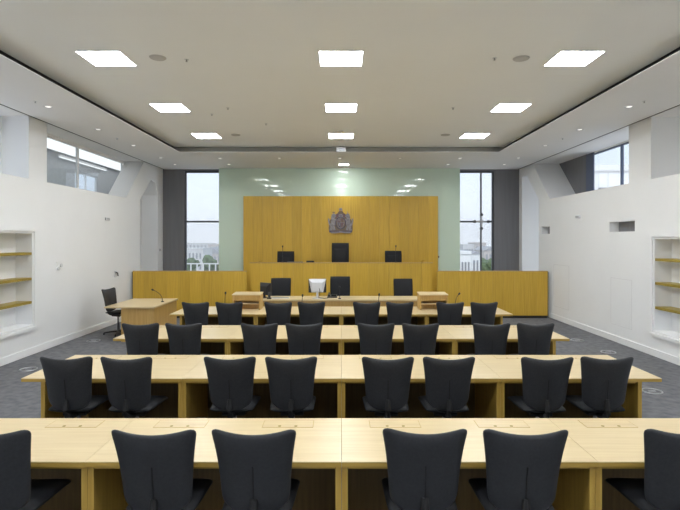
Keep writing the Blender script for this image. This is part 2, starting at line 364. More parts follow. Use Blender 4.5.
for ri, (y, dep) in enumerate(rows):
    proto = make_desk(dep)
    for k in range(4):
        o = proto if k == 0 else dup(proto)
        o.location = ((k-1.5)*W+0.004, y, 0)
        ep = [c for c in o.children if c.name.startswith('end_panel')]
        for c in ep:
            sx = sum(v.co.x for v in c.data.vertices)
            if (k == 0 and sx < 0): c.location.x = 0.18
            elif (k == 3 and sx > 0): c.location.x = -0.18
            else: c.location.x = 0.0
        for c in o.children:
            if c.name.startswith('modesty') or c.name.startswith('apron'):
                c.scale.x = 0.87 if k in (0, 3) else 1.0; c.location.x = (0.1 if k == 0 else -0.1 if k == 3 else 0.0)
        o['label'] = 'pale oak desk, %s from witness side, row %s' % (ORD[k], RW[ri])

# ------------------------------------------------------------------ chairs
def pillow(nu, nv, fn, th):
    """closed padded slab: fn(u,v)->(point, normal_dir); u in -1..1, v in 0..1"""
    m = MB(); vs = []; fs = []
    for side in (1, -1):
        for j in range(nv+1):
            for i in range(nu+1):
                u = -1+2*i/nu; v = j/nv; p, n = fn(u, v)
                e = (1-abs(u)**5)*(1-abs(2*v-1)**6); k = 0.30+0.70*e
                vs.append(tuple(Vector(p)+Vector(n)*th*0.5*side*k))
    N = (nu+1)*(nv+1); idx = lambda s, i, j: s*N+j*(nu+1)+i
    for j in range(nv):
        for i in range(nu):
            fs.append((idx(0, i, j), idx(0, i+1, j), idx(0, i+1, j+1), idx(0, i, j+1)))
            fs.append((idx(1, i, j), idx(1, i, j+1), idx(1, i+1, j+1), idx(1, i+1, j)))
    for i in range(nu):
        fs.append((idx(0, i, 0), idx(1, i, 0), idx(1, i+1, 0), idx(0, i+1, 0)))
        fs.append((idx(0, i, nv), idx(0, i+1, nv), idx(1, i+1, nv), idx(1, i, nv)))
    for j in range(nv):
        fs.append((idx(0, 0, j), idx(0, 0, j+1), idx(1, 0, j+1), idx(1, 0, j)))
        fs.append((idx(0, nu, j), idx(1, nu, j), idx(1, nu, j+1), idx(0, nu, j+1)))
    return m.add(vs, fs)
def back_fn(u, v):
    a = abs(u)
    zt = 1.005+0.036*a**2.0-0.026*max(0, (a-0.88)/0.12)**2
    zb = 0.505+0.07*a**4
    z = zb+v*(zt-zb); q = (z-0.5)/0.5
    hw = 0.186+0.014*min(1, q/0.25)+0.012*q+0.036*max(0, q)**2.4
    y = -0.205-0.075*q**1.6+0.045*a**2
    return (u*hw, y, z), (0, -1, 0.12*q)
def seat_fn(u, v):
    a = abs(u); y = -0.19+0.49*v; hw = 0.228*(1-0.10*(1-v)**2)-0.03*max(0, (v-0.85)/0.15)**2
    z = 0.492-0.035*max(0, (v-0.7)/0.3)**2+0.012*a**2
    return (u*hw, y, z), (0, 0, 1)
def star_base(t, ang0=0.4, n=4, r=0.30):
    MB().cyl((0, 0, 0.06), 0.027, 0.20, 12).cyl((0, 0, 0.26), 0.018, 0.17, 12).obj('gas_column', 'chrome', t, smooth=False)
    for k in range(n):
        an = ang0+2*PI*k/n; dx, dy = math.cos(an), math.sin(an)
        lg = MB().tube([(0.02*dx, 0.02*dy, 0.075), (0.16*dx, 0.16*dy, 0.062), (r*dx, r*dy, 0.04)], [0.02, 0.017, 0.013], 6).obj('base_leg', 'plastic', t)
        MB().cyl((r*dx*0.98, r*dy*0.98, 0.0), 0.018, 0.035, 8).obj('glide', 'plastic', lg)
def make_chair():
    t = thing('swivel_chair', 'x', 'chair', (0, 0, 0), 0, 'black swivel chairs at the desk rows')
    b = pillow(14, 10, back_fn, 0.062).obj('backrest', 'fabric', t, smooth=True)
    md = b.modifiers.new('s', 'SUBSURF'); md.levels = 1; md.render_levels = 1
    pts = []
    for j in range(7):
        p, n = back_fn(0, 0.08+0.09*j); pts.append((p[0], p[1]-0.0325, p[2]))
    MB().tube(pts, 0.0045, 6).obj('seam', 'seam', b)
    s = pillow(10, 8, seat_fn, 0.075).obj('seat', 'fabric2', t, smooth=True)  # darker leather puts the shade under the desk into the seat colour
    md = s.modifiers.new('s', 'SUBSURF'); md.levels = 1; md.render_levels = 1
    MB().tube([(0, -0.235, 0.62), (0, -0.25, 0.53), (0, -0.215, 0.455), (0, -0.10, 0.425), (0, 0.05, 0.42)], [0.022, 0.03, 0.03, 0.028, 0.03], 8).obj('back_bracket', 'seam', t)
    box(-0.11, 0.11, -0.09, 0.10, 0.415, 0.445).obj('seat_plate', 'plastic', t, bevel=0.005)
    star_base(t)
    return t
def rowx(y, px_): return [(p-341)/F*(y-0.23) for p in px_]
crow = [(y, rowx(y, p)) for y, p in ((9.02, [196, 229.5, 278.4, 311, 367, 400, 450.5, 483.5]), (6.78, [140, 184, 259.3, 303.5, 376.6, 420.3, 492, 536]),
        (4.90, [65.3, 127, 229.6, 290.4, 388, 449, 547, 608]), (3.12, [-10, 154.5, 254.5, 426, 526, 687]))]
random.seed(4); proto = None
for ri, (y, xs) in enumerate(crow):
    for k, x in enumerate(xs):
        if proto is None: proto = o = make_chair()
        else: o = dup(proto)
        o.location = (x, y+random.uniform(-0.012, 0.012), 0); o.rotation_euler = (0, 0, random.uniform(-0.04, 0.04))
        o['label'] = 'black chair, %s from witness side, at desk row %s' % (ORD[k], RW[ri])
o = dup(proto); o.location = (-4.99, 11.2, 0); o.rotation_euler = (0, 0, -PI/2-0.17); o['label'] = 'black swivel chair behind the witness table by the white wall'
del o['group']

def exec_chair(label, x, y, z, top, wid, ins, group=None):
    t = thing('high_back_chair', label, 'chair', (x, y, z), PI, group)
    hw0 = wid/2
    def bf(u, v):
        zz = 0.52+v*(top-0.52); hw = hw0*(0.95+0.05*min(1, v/0.5)); c = max(0, (v-0.9)/0.1)
        return (u*hw*(1-0.02*c*c), -0.24-0.09*v+0.03*u*u, zz), (0, 1, 0.1)
    b = pillow(12, 10, bf, 0.07).obj('backrest', 'fabric2', t, smooth=True)
    if ins:
        def inf(u, v):
            p, n = bf(u*0.74, 0.10+0.74*v); return (p[0], p[1]+0.045, p[2]), n
        pillow(8, 8, inf, 0.03).obj('back_cushion', 'fabric2', b, smooth=True)
    pillow(10, 8, lambda u, v: ((u*0.24, -0.22+0.48*v, 0.48-0.03*max(0, (v-0.7)/0.3)**2), (0, 0, 1)), 0.10).obj('seat', 'fabric2', t, smooth=True)
    box(-0.03, 0.03, -0.29, -0.24, 0.42, 0.70).box(-0.03, 0.03, -0.27, 0.05, 0.40, 0.43).obj('back_bracket', 'plastic', t)
    star_base(t, 0.3, 5)
    return t
exec_chair('black clerk chair beside the dark side-turned monitor', -1.48, 12.05, 0, 1.17, 0.49, False)
exec_chair('black clerk chair beside the pale-backed monitor', -0.02, 12.05, 0, 1.21, 0.49, False)
exec_chair('black clerk chair standing alone at the oak desk', 1.53, 12.05, 0, 1.155, 0.47, False)
exec_chair('low black judge chair on the witness table side of the bench', -1.66, 14.75, 0.5, 1.27, 0.51, True)
exec_chair('tall black judge chair under the royal crest', -0.02, 14.75, 0.5, 1.52, 0.52, True)
exec_chair('low black judge chair on the slot niche side of the bench', 1.57, 14.75, 0.5, 1.285, 0.50, True)

# ------------------------------------------------------------------ clerk desk, lecterns, witness table
cdk = thing('clerk_desk', 'long oak clerk desk in front of the judges bench', 'desk', (0, 11.0, 0))
box(-1.79, 1.77, 0, 0.72, 0.766, 0.80).obj('desktop', 'top', cdk)
box(-1.76, 1.74, 0.02, 0.045, 0, 0.765).obj('front_panel', 'oakpale', cdk)
for a in (-1.76, 1.71): box(a, a+0.03, 0.046, 0.68, 0, 0.765).obj('end_panel', 'oakpale', cdk)
def lectern(x, label):
    t = thing('desk_lectern', label, 'lectern', (x, 9.84, TZ+0.0016))
    h = 0.275
    for s in (-1, 1):
        a, b = sorted((s*h, s*(h-0.03)))
        MB().prism([(0, 0), (0, 0.285), (0.36, 0.30), (0.36, 0)], [], a, b, 'x').obj('side_panel', 'oakpale', t)
    MB().prism([(-0.012, 0.286), (-0.012, 0.305), (0.37, 0.322), (0.37, 0.303)], [], -h-0.008, h+0.008, 'x').obj('top', 'top', t)
    box(-h+0.03, h-0.03, 0.02, 0.045, 0.18, 0.284).obj('front_rail', 'oakpale', t)
    box(-h+0.03, h-0.03, 0.20, 0.22, 0.0, 0.29).obj('back_panel', 'oakpale', t)
    box(-h+0.03, h-0.03, 0.02, 0.20, 0.11, 0.125).obj('shelf', 'top', t)
lectern(-1.865, 'small oak lectern on the desk row nearest the clerk, witness table side')
lectern(1.83, 'small oak lectern on the desk row nearest the clerk, slot niche side')
wt = thing('witness_table', 'oak witness table with solid sides by the white wall', 'table', (0, 10.32, 0))
box(-4.89, -3.84, 0, 1.48, 0.70, TZ).obj('tabletop', 'top', wt)
box(-4.55, -3.87, 0.03, 0.06, 0, 0.699).obj('front_panel', 'oakpale', wt)
box(-3.90, -3.87, 0.061, 1.45, 0, 0.699).obj('side_panel', 'oakpale', wt)
box(-4.55, -3.901, 1.42, 1.45, 0, 0.699).obj('rear_panel', 'oakpale', wt)

# ------------------------------------------------------------------ microphones, monitors, small things
def mic(label, x, y, z, dx, h, dy=0.0):
    t = thing('gooseneck_microphone', label, 'microphone', (x, y, z))
    MB().cyl((0, 0, 0), 0.035, 0.018, 12, r2=0.028).obj('base', 'plastic', t)
    pts = [(dx*(i/8)**2.2, dy*(i/8)**2.2, 0.018+(h-0.018)*(1-(1-i/8)**1.15)) for i in range(9)]
    MB().tube(pts, 0.0065, 6).obj('stem', 'plastic', t)
    e = Vector(pts[-1]); d = (e-Vector(pts[-2])).normalized()
    MB().tube([e-d*0.005, e+d*0.015, e+d*0.04, e+d*0.05], [0.012, 0.019, 0.019, 0.01], 8).obj('capsule', 'plastic', t)
zt = TZ
mic('thin gooseneck microphone upright between the oak lectern and the witness table', -2.38, 10.25, zt, 0.01, 0.27)
mic('thin gooseneck microphone standing straight, in front of the pale-backed monitor', -0.80, 10.25, zt, 0.01, 0.22)
mic('thin gooseneck microphone on the desk row, in front of the lone clerk chair', 0.77, 10.25, zt, 0.01, 0.24)
mic('gooseneck microphone bent beside the lectern on slot niche side', 2.34, 10.25, zt, 0.07, 0.26)
mic('gooseneck microphone curving over the witness table', -3.98, 11.15, zt, -0.20, 0.26)
mic('gooseneck microphone on the clerk desk before the middle clerk chair', -0.03, 11.12, 0.80, 0.0, 0.24)
mic('tall gooseneck microphone at the low judge chair, witness table side', -1.63, 13.955, 1.4871, 0.0, 0.42)
mic('tall gooseneck microphone at the low judge chair, slot niche side', 1.52, 13.955, 1.4871, 0.01, 0.43)

def monitor(name, label, loc, rz, case, wid, hei, lift):
    t = thing(name, label, 'monitor', loc, rz)
    MB().cyl((0, 0, 0), 0.12, 0.012, 20).obj('base', case, t)
    MB().tube([(0, -0.02, 0.012), (0, -0.03, lift+hei*0.45)], [0.026, 0.022], 8).obj('neck', case, t)
    z0, z1 = lift, lift+hei; h = wid/2
    box(-h, h, 0.0, 0.035, z0, z1).obj('bezel', 'plastic', t, bevel=0.004)
    box(-h+0.015, h-0.015, 0.0352, 0.037, z0+0.015, z1-0.015).obj('screen_glass', 'screen', t)
    k = 0.62
    bk = MB(); zc = (z0+z1)/2+0.01
    A = [(-h*0.66, -0.001, z0+0.004), (h*0.66, -0.001, z0+0.004), (h-0.004, -0.001, z1-0.003), (-h+0.004, -0.001, z1-0.003)]
    B = [(-h*0.5, -0.05, z0+0.03), (h*0.5, -0.05, z0+0.03), (h*k, -0.05, z1-0.08), (-h*k, -0.05, z1-0.08)]
    bk.add(A+B, [(0, 1, 2, 3), (7, 6, 5, 4), (0, 4, 5, 1), (1, 5, 6, 2), (2, 6, 7, 3), (3, 7, 4, 0)])
    bk.obj('back_shell', case, t)
    return t
mon = monitor('monitor', 'pale silver-backed monitor standing on the clerk desk', (-0.53, 11.22, 0.80), 0.0, 'silver', 0.40, 0.31, 0.13)
MB().tube([(0.03, -0.03, 0.30), (0.06, -0.06, 0.15), (0.03, -0.09, 0.03), (0.16, -0.09, 0.012), (0.24, -0.02, 0.012)], 0.008, 6).obj('cable', 'plastic', mon)
monitor('monitor', 'dark side-turned monitor at the end of the clerk desk', (-1.72, 11.35, 0.80), -0.7, 'plastic', 0.36, 0.28, 0.06)
ph = thing('desk_telephone', 'black desk telephone beside the pale-backed monitor', 'telephone', (-0.20, 11.42, 0.80))
MB().prism([(-0.09, 0), (-0.09, 0.02), (0.09, 0.06), (0.09, 0)], [], -0.11, 0.11, 'x').obj('body', 'plastic', ph)
MB().tube([(-0.07, -0.085, 0.05), (-0.07, -0.05, 0.065), (-0.07, 0.05, 0.09), (-0.07, 0.085, 0.085)], [0.024, 0.017, 0.017, 0.024], 8).obj('handset', 'plastic', ph)
box(-0.02, 0.09, -0.06, 0.05, 0.035, 0.058).obj('keypad', 'screen', ph)
kb = thing('keyboard', 'pale keyboard lying on the clerk desk beside the dark monitor', 'keyboard', (-1.36, 11.25, 0.80))
box(-0.20, 0.20, -0.07, 0.07, 0, 0.018).obj('body', 'silver', kb, bevel=0.004)
for r in range(4):
    box(-0.185, 0.185, -0.057+r*0.03, -0.034+r*0.03, 0.0185, 0.024).obj('key_row', 'steel', kb)
ct = thing('card_terminal', 'small black handset dock between dark monitor and keyboard', 'handset', (-1.60, 11.13, 0.80))
box(-0.05, 0.05, -0.04, 0.04, 0, 0.03).obj('dock', 'plastic', ct, bevel=0.004)
MB().prism([(-0.02, 0.031), (0.02, 0.031), (0.035, 0.15), (0.005, 0.15)], [], -0.028, 0.028, 'x').obj('handset', 'plastic', ct)
bb = thing('black_book', 'black closed book on the judges bench beside middle judge chair', 'book', (-0.86, 13.95, 1.487))
box(-0.11, 0.11, -0.045, 0.045, 0.0, 0.004).box(-0.11, 0.11, -0.045, 0.045, 0.041, 0.045).box(-0.11, 0.11, 0.041, 0.045, 0, 0.045).obj('cover', 'plastic', bb)
box(-0.105, 0.105, -0.041, 0.040, 0.0042, 0.0408).obj('pages', 'screen', bb)
lf = thing('folder', 'thin dark folder lying on the judges bench, witness side', 'folder', (-1.28, 13.95, 1.487))
box(-0.22, 0.22, -0.045, 0.045, 0, 0.006).box(-0.22, 0.22, -0.045, 0.040, 0.014, 0.018).obj('cover', 'plastic', lf)
box(-0.215, 0.215, -0.042, 0.038, 0.0062, 0.0138).obj('papers', 'steel', lf)

# ------------------------------------------------------------------ royal crest
em = thing('royal_crest', 'grey metal royal coat of arms on the oak wall panel', 'emblem', (-0.01, 15.555, 2.71))
EW = 0.80
def ex(name, pts, m, d=0.03, off=0.0, parent=None):
    return MB().prism([(x*EW, z*EW) for x, z in pts], [], -off-d, -off, 'y').obj(name, m, parent or em)
ex('back_plate', [(-0.44, -0.46), (0.44, -0.46), (0.47, -0.30), (0.45, -0.05), (0.42, 0.02), (0.33, 0.12), (0.24, 0.12), (0.17, 0.22), (0.06, 0.37), (-0.06, 0.37), (-0.17, 0.22), (-0.24, 0.12), (-0.33, 0.12), (-0.42, 0.02), (-0.45, -0.05), (-0.47, -0.30)], 'em_gold', 0.018)
sh = ex('shield', [(-0.14, 0.12), (0.14, 0.12), (0.145, -0.10), (0.09, -0.24), (0, -0.31), (-0.09, -0.24), (-0.145, -0.10)], 'em_silver', 0.03, 0.019)
for (q, m_) in (([(-0.125, 0.105), (-0.006, 0.105), (-0.006, -0.06), (-0.125, -0.06)], 'em_red'), ([(0.006, 0.105), (0.125, 0.105), (0.125, -0.06), (0.006, -0.06)], 'em_gold'),
                ([(-0.125, -0.075), (-0.006, -0.075), (-0.006, -0.28), (-0.08, -0.225)], 'em_dark'), ([(0.006, -0.075), (0.125, -0.075), (0.08, -0.225), (0.006, -0.28)], 'em_red')):
    ex('quarter', q, m_, 0.008, 0.0495, sh)
for z in (0.07, 0.03, -0.01):
    for s in (-0.066,): ex('charge', [(s-0.045, z), (s-0.03, z+0.018), (s+0.03, z+0.018), (s+0.045, z), (s, z-0.008)], 'em_silver', 0.006, 0.058, sh)
ex('charge', [(0.04, -0.04), (0.03, 0.04), (0.06, 0.09), (0.095, 0.06), (0.085, -0.03)], 'em_red', 0.006, 0.058, sh)
ex('charge', [(-0.085, -0.10), (-0.03, -0.10), (-0.04, -0.20), (-0.065, -0.20)], 'em_silver', 0.006, 0.058, sh)
ring = []
for i in range(33):
    t = 2*PI*i/32; ring.append((0.195*EW*math.cos(t), -0.05, (-0.09+0.225*math.sin(t))*EW))
MB().tube(ring, 0.016, 6).obj('garter', 'em_dark', em)
helm = ex('helm', [(-0.07, 0.13), (0.07, 0.13), (0.085, 0.20), (0.05, 0.25), (-0.05, 0.25), (-0.085, 0.20)], 'em_silver', 0.045, 0.019)
for x in (-0.035, 0, 0.035): ex('visor_bar', [(x-0.007, 0.15), (x+0.007, 0.15), (x+0.007, 0.22), (x-0.007, 0.22)], 'em_dark', 0.006, 0.0645, helm)
cw = ex('crown', [(-0.09, 0.26), (0.09, 0.26), (0.105, 0.34), (0.07, 0.30), (0.055, 0.36), (0.02, 0.31), (0, 0.38), (-0.02, 0.31), (-0.055, 0.36), (-0.07, 0.30), (-0.105, 0.34)], 'em_gold', 0.04, 0.019)
ex('crest_lion', [(-0.06, 0.385), (-0.05, 0.43), (-0.07, 0.455), (-0.035, 0.485), (0.0, 0.475), (0.02, 0.505), (0.05, 0.49), (0.055, 0.45), (0.07, 0.42), (0.06, 0.37), (0.03, 0.38), (0.02, 0.41), (-0.02, 0.41), (-0.03, 0.385)], 'em_silver', 0.035, 0.019)
lion = [(-0.20, -0.36), (-0.24, -0.20), (-0.20, -0.13), (-0.21, -0.02), (-0.14, 0.03), (-0.16, 0.07), (-0.23, 0.06), (-0.22, 0.13), (-0.18, 0.17), (-0.20, 0.25), (-0.27, 0.29), (-0.34, 0.25), (-0.37, 0.14), (-0.36, 0.02), (-0.38, -0.12), (-0.44, -0.06), (-0.43, 0.06), (-0.48, 0.10), (-0.49, 0.00), (-0.46, -0.15), (-0.40, -0.22), (-0.40, -0.30), (-0.44, -0.38), (-0.32, -0.38), (-0.31, -0.26), (-0.28, -0.38)]
lo = ex('lion_supporter', lion, 'em_silver', 0.04, 0.019)
for cx, cz, r in ((-0.27, 0.19, 0.055), (-0.30, 0.04, 0.065), (-0.31, -0.16, 0.06)):
    MB().cyl((cx*EW, -0.0595, cz*EW), r*EW, -0.018, 12, 'y', r2=r*EW*0.55).obj('relief', 'em_silver', lo)
ex('lion_crown', [(-0.32, 0.295), (-0.22, 0.295), (-0.21, 0.35), (-0.245, 0.32), (-0.27, 0.36), (-0.295, 0.32), (-0.33, 0.35)], 'em_gold', 0.03, 0.019, lo)
uni = [(-x, z) for x, z in lion]; uni[10] = (0.25, 0.27); uni[11] = (0.33, 0.27)
un = ex('unicorn_supporter', uni, 'em_silver', 0.04, 0.019)
ex('horn', [(0.265, 0.27), (0.295, 0.275), (0.235, 0.41)], 'em_silver', 0.02, 0.03, un)
for cx, cz, r in ((0.27, 0.18, 0.045), (0.30, 0.04, 0.06), (0.31, -0.16, 0.055)):
    MB().cyl((cx*EW, -0.0595, cz*EW), r*EW, -0.018, 12, 'y', r2=r*EW*0.55).obj('relief', 'em_silver', un)
ex('compartment', [(-0.46, -0.385), (0.46, -0.385), (0.43, -0.44), (0.20, -0.42), (0, -0.44), (-0.20, -0.42), (-0.43, -0.44)], 'em_dark', 0.045, 0.019)
ex('scroll', [(-0.40, -0.47), (-0.36, -0.43), (-0.18, -0.445), (0, -0.41), (0.18, -0.445), (0.36, -0.43), (0.40, -0.47), (0.36, -0.49), (0.18, -0.49), (0, -0.465), (-0.18, -0.49), (-0.36, -0.49)], 'em_silver', 0.03, 0.065)
for s in (-1, 1):
    ex('mantling', [(s*0.06, 0.24), (s*0.15, 0.28), (s*0.20, 0.20), (s*0.16, 0.15), (s*0.18, 0.08), (s*0.12, 0.13)], 'em_red', 0.025, 0.019)

# ------------------------------------------------------------------ bookcases
def bookcase(label, x, s, b, shelves):
    y0, y1, z0, z1 = b; e = 0.004
    t = thing('bookcase', label, 'bookcase', (x, (y0+y1)/2, z0)); L = (y1-y0)/2-e; H = z1-z0-e
    def bx(a, c, *r): a, c = sorted((s*a, s*c)); return box(a, c, *r)
    bx(0.30, 0.32, -L, L, 0.002, H).obj('back_panel', 'white', t)
    for a in (-1, 1):
        p, q = sorted((a*L, a*(L-0.03))); bx(-0.012, 0.30, p, q, 0.002, H).obj('side_panel', 'white', t)
    bx(-0.012, 0.30, -L+0.03, L-0.03, H-0.035, H).obj('head', 'white', t)
    bx(-0.03, 0.30, -L+0.03, L-0.03, 0.002, 0.035).obj('bottom_shelf', 'white', t)
    bx(-0.035, -0.0005, -L-0.06, L+0.06, H+0.002, H+0.062).obj('frame_rail', 'white', t)
    for a in (-1, 1):
        p, q = sorted((a*(L+0.002), a*(L+0.06))); bx(-0.035, -0.0005, p, q, 0.0, H).obj('frame_stile', 'white', t)
    bx(-0.05, -0.0005, -L-0.06, L+0.06, -0.06, -0.002).obj('sill', 'white', t)
    for z in shelves:
        sf = bx(0.012, 0.29, -L+0.031, L-0.031, z-z0-0.02, z-z0+0.02).obj('shelf', 'white', t)
        bx(0.0, 0.0118, -L+0.031, L-0.031, z-z0-0.023, z-z0+0.023).obj('oak_edge', 'shelf', sf)
        bx(0.0118, 0.29, -L+0.031, L-0.031, z-z0+0.0202, z-z0+0.023).obj('oak_face', 'shelf', sf)
bookcase('white recessed bookcase with oak shelves on the witness side wall', XL, -1, bk_l, [1.86, 1.395, 0.962])
bookcase('white recessed bookcase with oak shelves beside the wide slot niche', XR, 1, bk_r, [1.755, 1.325, 0.882])

# ------------------------------------------------------------------ ceiling fittings
def panel_light(x, y, label, group=None):
    t = thing('ceiling_panel_light', label, 'ceiling light', (x, y, ZC), 0, 'square ceiling panel lights')
    h = 0.28; f = MB(); k = 0.012
    g = 0.266
    f.box(-h-k, h+k, -g-k, -g, -0.006, -0.0005); f.box(-h-k, h+k, g, g+k, -0.006, -0.0005); f.box(-h-k, -h, -g, g, -0.006, -0.0005); f.box(h, h+k, -g, g, -0.006, -0.0005)
    f.obj('frame', 'soffit', t); box(-h, h, -g, g, -0.004, -0.0005).obj('diffuser', 'lamp', t)
for k, y in enumerate((11.62, 9.15, 6.67, 4.17, 1.69, -0.8)):
    for i, x in enumerate((-3.12, 0.0, 3.10)):
        panel_light(x, y, 'square lit ceiling panel, %s row from the judges bench, %s' % (ORD[k], ('witness table side', 'middle column', 'slot niche side')[i]))
def downlight(x, y, label, z=ZS):
    t = thing('downlight', label, 'downlight', (x, y, z), 0, 'small downlights in the lowered ceiling edge')
    ring = MB(); n = 20
    vs = []; fs = []
    for r, dz in ((0.075, -0.0005), (0.075, -0.006), (0.045, -0.006), (0.045, -0.0005)):
        for i in range(n): vs.append((r*math.cos(2*PI*i/n), r*math.sin(2*PI*i/n), dz))
    for a in range(3): fs += [(a*n+i, a*n+(i+1) % n, (a+1)*n+(i+1) % n, (a+1)*n+i) for i in range(n)]
    ring.add(vs, fs).obj('trim_ring', 'silver', t)
    MB().cyl((0, 0, -0.003), 0.044, 0.0025, 16).obj('lens', 'spot', t)
    l = bpy.data.lights.new('downlight_beam', 'SPOT'); l.energy = DOWN; l.spot_size = 1.9; l.spot_blend = 0.7; l.color = (1, 0.95, 0.87); l.shadow_soft_size = 0.04
    lo_ = bpy.data.objects.new('beam', l); lo_.location = (0, 0, -0.02); link(lo_, t)
for sname, x0, s in (('witness table side', -4.96, -1), ('slot niche side', 4.88, 1)):
    for k, y in enumerate((14.95, 13.75, 11.95, 10.22, 8.47)):
        downlight(x0, y, 'round downlight above the wall on the %s, %s from the end windows' % (sname, ORD[k]))
for k, x in enumerate((-3.34, -1.70, -0.03, 1.63, 3.28)):
    downlight(x, 13.8, 'round downlight over the bench front, %s from the witness table side' % ORD[k])
for x, lab in ((-3.36, 'round downlight close to the green glass, witness table side'), (3.2, 'round downlight close to the green glass, slot niche side')):
    downlight(x, 14.97, lab)
def ceil_disc(name, label, cat, x, y, z, r, m, group):
    t = thing(name, label, cat, (x, y, z), 0, group)
    MB().cyl((0, 0, -0.012), r*0.9, 0.0115, 20, r2=r).obj('rim', m, t)
    MB().cyl((0, 0, -0.0155), r*0.78, 0.0033, 20).obj('grille', 'speaker', t)
for x, y, lab in ((-2.43, 6.63, 'witness side, third lamp row'), (2.40, 6.66, 'slot niche side, third lamp row'), (-2.42, 11.5, 'witness side, first lamp row'), (2.40, 11.5, 'slot niche side, first lamp row')):
    ceil_disc('ceiling_speaker', 'round grey ceiling speaker, %s from the bench' % lab, 'speaker', x, y, ZC, 0.11, 'speaker', 'round ceiling speakers')
ceil_disc('smoke_detector', 'small smoke detector beside the middle lamp of the first row', 'smoke detector', 0.0, 11.08, ZC, 0.07, 'silver', None)
def sprinkler(x, y, z, label, group='small sprinkler heads'):
    t = thing('sprinkler', label, 'sprinkler', (x, y, z), 0, group)
    MB().cyl((0, 0, -0.006), 0.03, 0.0055, 12).obj('rose', 'silver', t)
    MB().cyl((0, 0, -0.028), 0.008, 0.0218, 8).obj('head', 'steel', t)
    MB().cyl((0, 0, -0.031), 0.016, 0.003, 10).obj('deflector', 'steel', t)
for x, y, lab in ((-2.07, 6.70, 'beside the round speaker, third lamp row, witness side'), (2.04, 6.64, 'beside the round speaker, third lamp row, slot niche side'),
                  (-2.48, 9.6, 'closest to the second-row lamp, witness side'), (-2.07, 9.15, 'level with the second lamp row, witness side'),
                  (2.05, 9.15, 'level with the second lamp row, slot niche side'), (-1.56, 10.4, 'between the first and second lamp rows')):
    sprinkler(x, y, ZC, 'small sprinkler head '+lab)
for x, y, lab in ((-4.97, 8.13, 'above the bookcase, witness side'), (-4.97, 11.1, 'above the clerestory glass, witness side'), (4.93, 8.13, 'above the bookcase, slot niche side'), (4.92, 11.1, 'above the clerestory window, slot niche side')):
    sprinkler(x, y, ZS, 'small sprinkler head in the lowered ceiling edge '+lab)
vb = thing('ceiling_camera_box', 'small pale box on the ceiling edge above the clerk desk', 'box', (0, SE+0.06, ZS+0.008))
box(-0.12, 0.12, -0.05, 0.05, 0.001, 0.125).obj('housing', 'soffit', vb, bevel=0.006)
box(-0.095, 0.095, -0.053, -0.0505, 0.022, 0.105).obj('front_cover', 'steel', vb)
sv = thing('slim_ceiling_lamp', 'slim lit strip lamp in the ceiling close to the green glass', 'ceiling light', (0.08, 14.95, ZS))
box(-0.15, 0.15, -0.04, 0.04, -0.008, -0.0005).obj('frame', 'white', sv)
box(-0.135, 0.135, -0.03, 0.03, -0.011, -0.0082).obj('diffuser', 'strip', sv)

# ------------------------------------------------------------------ wall and floor fittings
def wall_thing(name, label, cat, x, y, z): return thing(name, label, cat, (x, y, z))
t = wall_thing('wall_control', 'white wall plate with two round knobs on witness side wall', 'wall control', XL, 10.1, 1.585)
box(0.0005, 0.010, -0.10, 0.10, -0.09, 0.09).obj('plate', 'white', t, bevel=0.002)
for q in (-1, 1): MB().cyl((0.0102, q*0.045, -0.02+0.03*q), 0.035, 0.028, 16, 'x').obj('knob', 'silver', t)
t = wall_thing('wall_socket', 'small grey wall bracket beside the witness chair', 'bracket', XL, 12.63, 1.25)
box(0.0005, 0.012, -0.06, 0.06, -0.08, 0.08).obj('plate', 'silver', t); MB().tube([(0.012, 0, 0.04), (0.06, 0, 0.03), (0.07, 0, -0.05)], 0.014, 6).obj('hook', 'plastic', t)
for x, y, z, s, lab in ((XL, 12.16, 2.62, 1, 'small white alarm box high on the witness side wall'), (XR, 11.99, 2.67, -1, 'small white alarm box above the wide slot niche wall')):
    t = wall_thing('alarm_box', lab, 'alarm', x, y, z)
    a, b = sorted((s*0.0005, s*0.04)); box(a, b, -0.10, 0.10, -0.035, 0.035).obj('housing', 'silver', t, bevel=0.006)
    for q in (-1, 0, 1):
        a, b = sorted((s*0.0402, s*0.043)); box(a, b, q*0.055-0.02, q*0.055+0.02, -0.02, 0.02).obj('louvre', 'steel', t)
t = wall_thing('door_button', 'small oval push plate by the end window, witness side', 'button', XL, 15.72, 1.80)
MB().cyl((0.0005, 0, 0), 0.05, 0.012, 16, 'x').obj('plate', 'silver', t); MB().cyl((0.0127, 0, 0), 0.025, 0.012, 12, 'x').obj('push_disc', 'steel', t)
for x, y, lab in ((4.33, 6.96, 'round metal floor outlet beside the third desk row, slot niche side'), (-5.09, 8.14, 'round metal floor outlet near the bookcase, witness side'),
                  (5.02, 9.39, 'round metal floor outlet near the bookcase, slot niche side'), (-5.17, 10.45, 'round metal floor outlet beside the witness table'), (4.96, 10.5, 'round metal floor outlet farther along, in front of oak screen')):
    t = thing('floor_outlet', lab, 'floor outlet', (x, y, 0), 0, 'round floor outlets')
    ring = [(0.125*math.cos(2*PI*i/24), 0.125*math.sin(2*PI*i/24), 0.006) for i in range(25)]
    MB().tube(ring, 0.010, 6).obj('rim', 'steel', t); MB().cyl((0, 0, 0.0005), 0.112, 0.005, 20).obj('lid', 'carpet', t)
    box(-0.05, 0.05, -0.012, 0.012, 0.0057, 0.012).obj('lid_handle', 'steel', t)
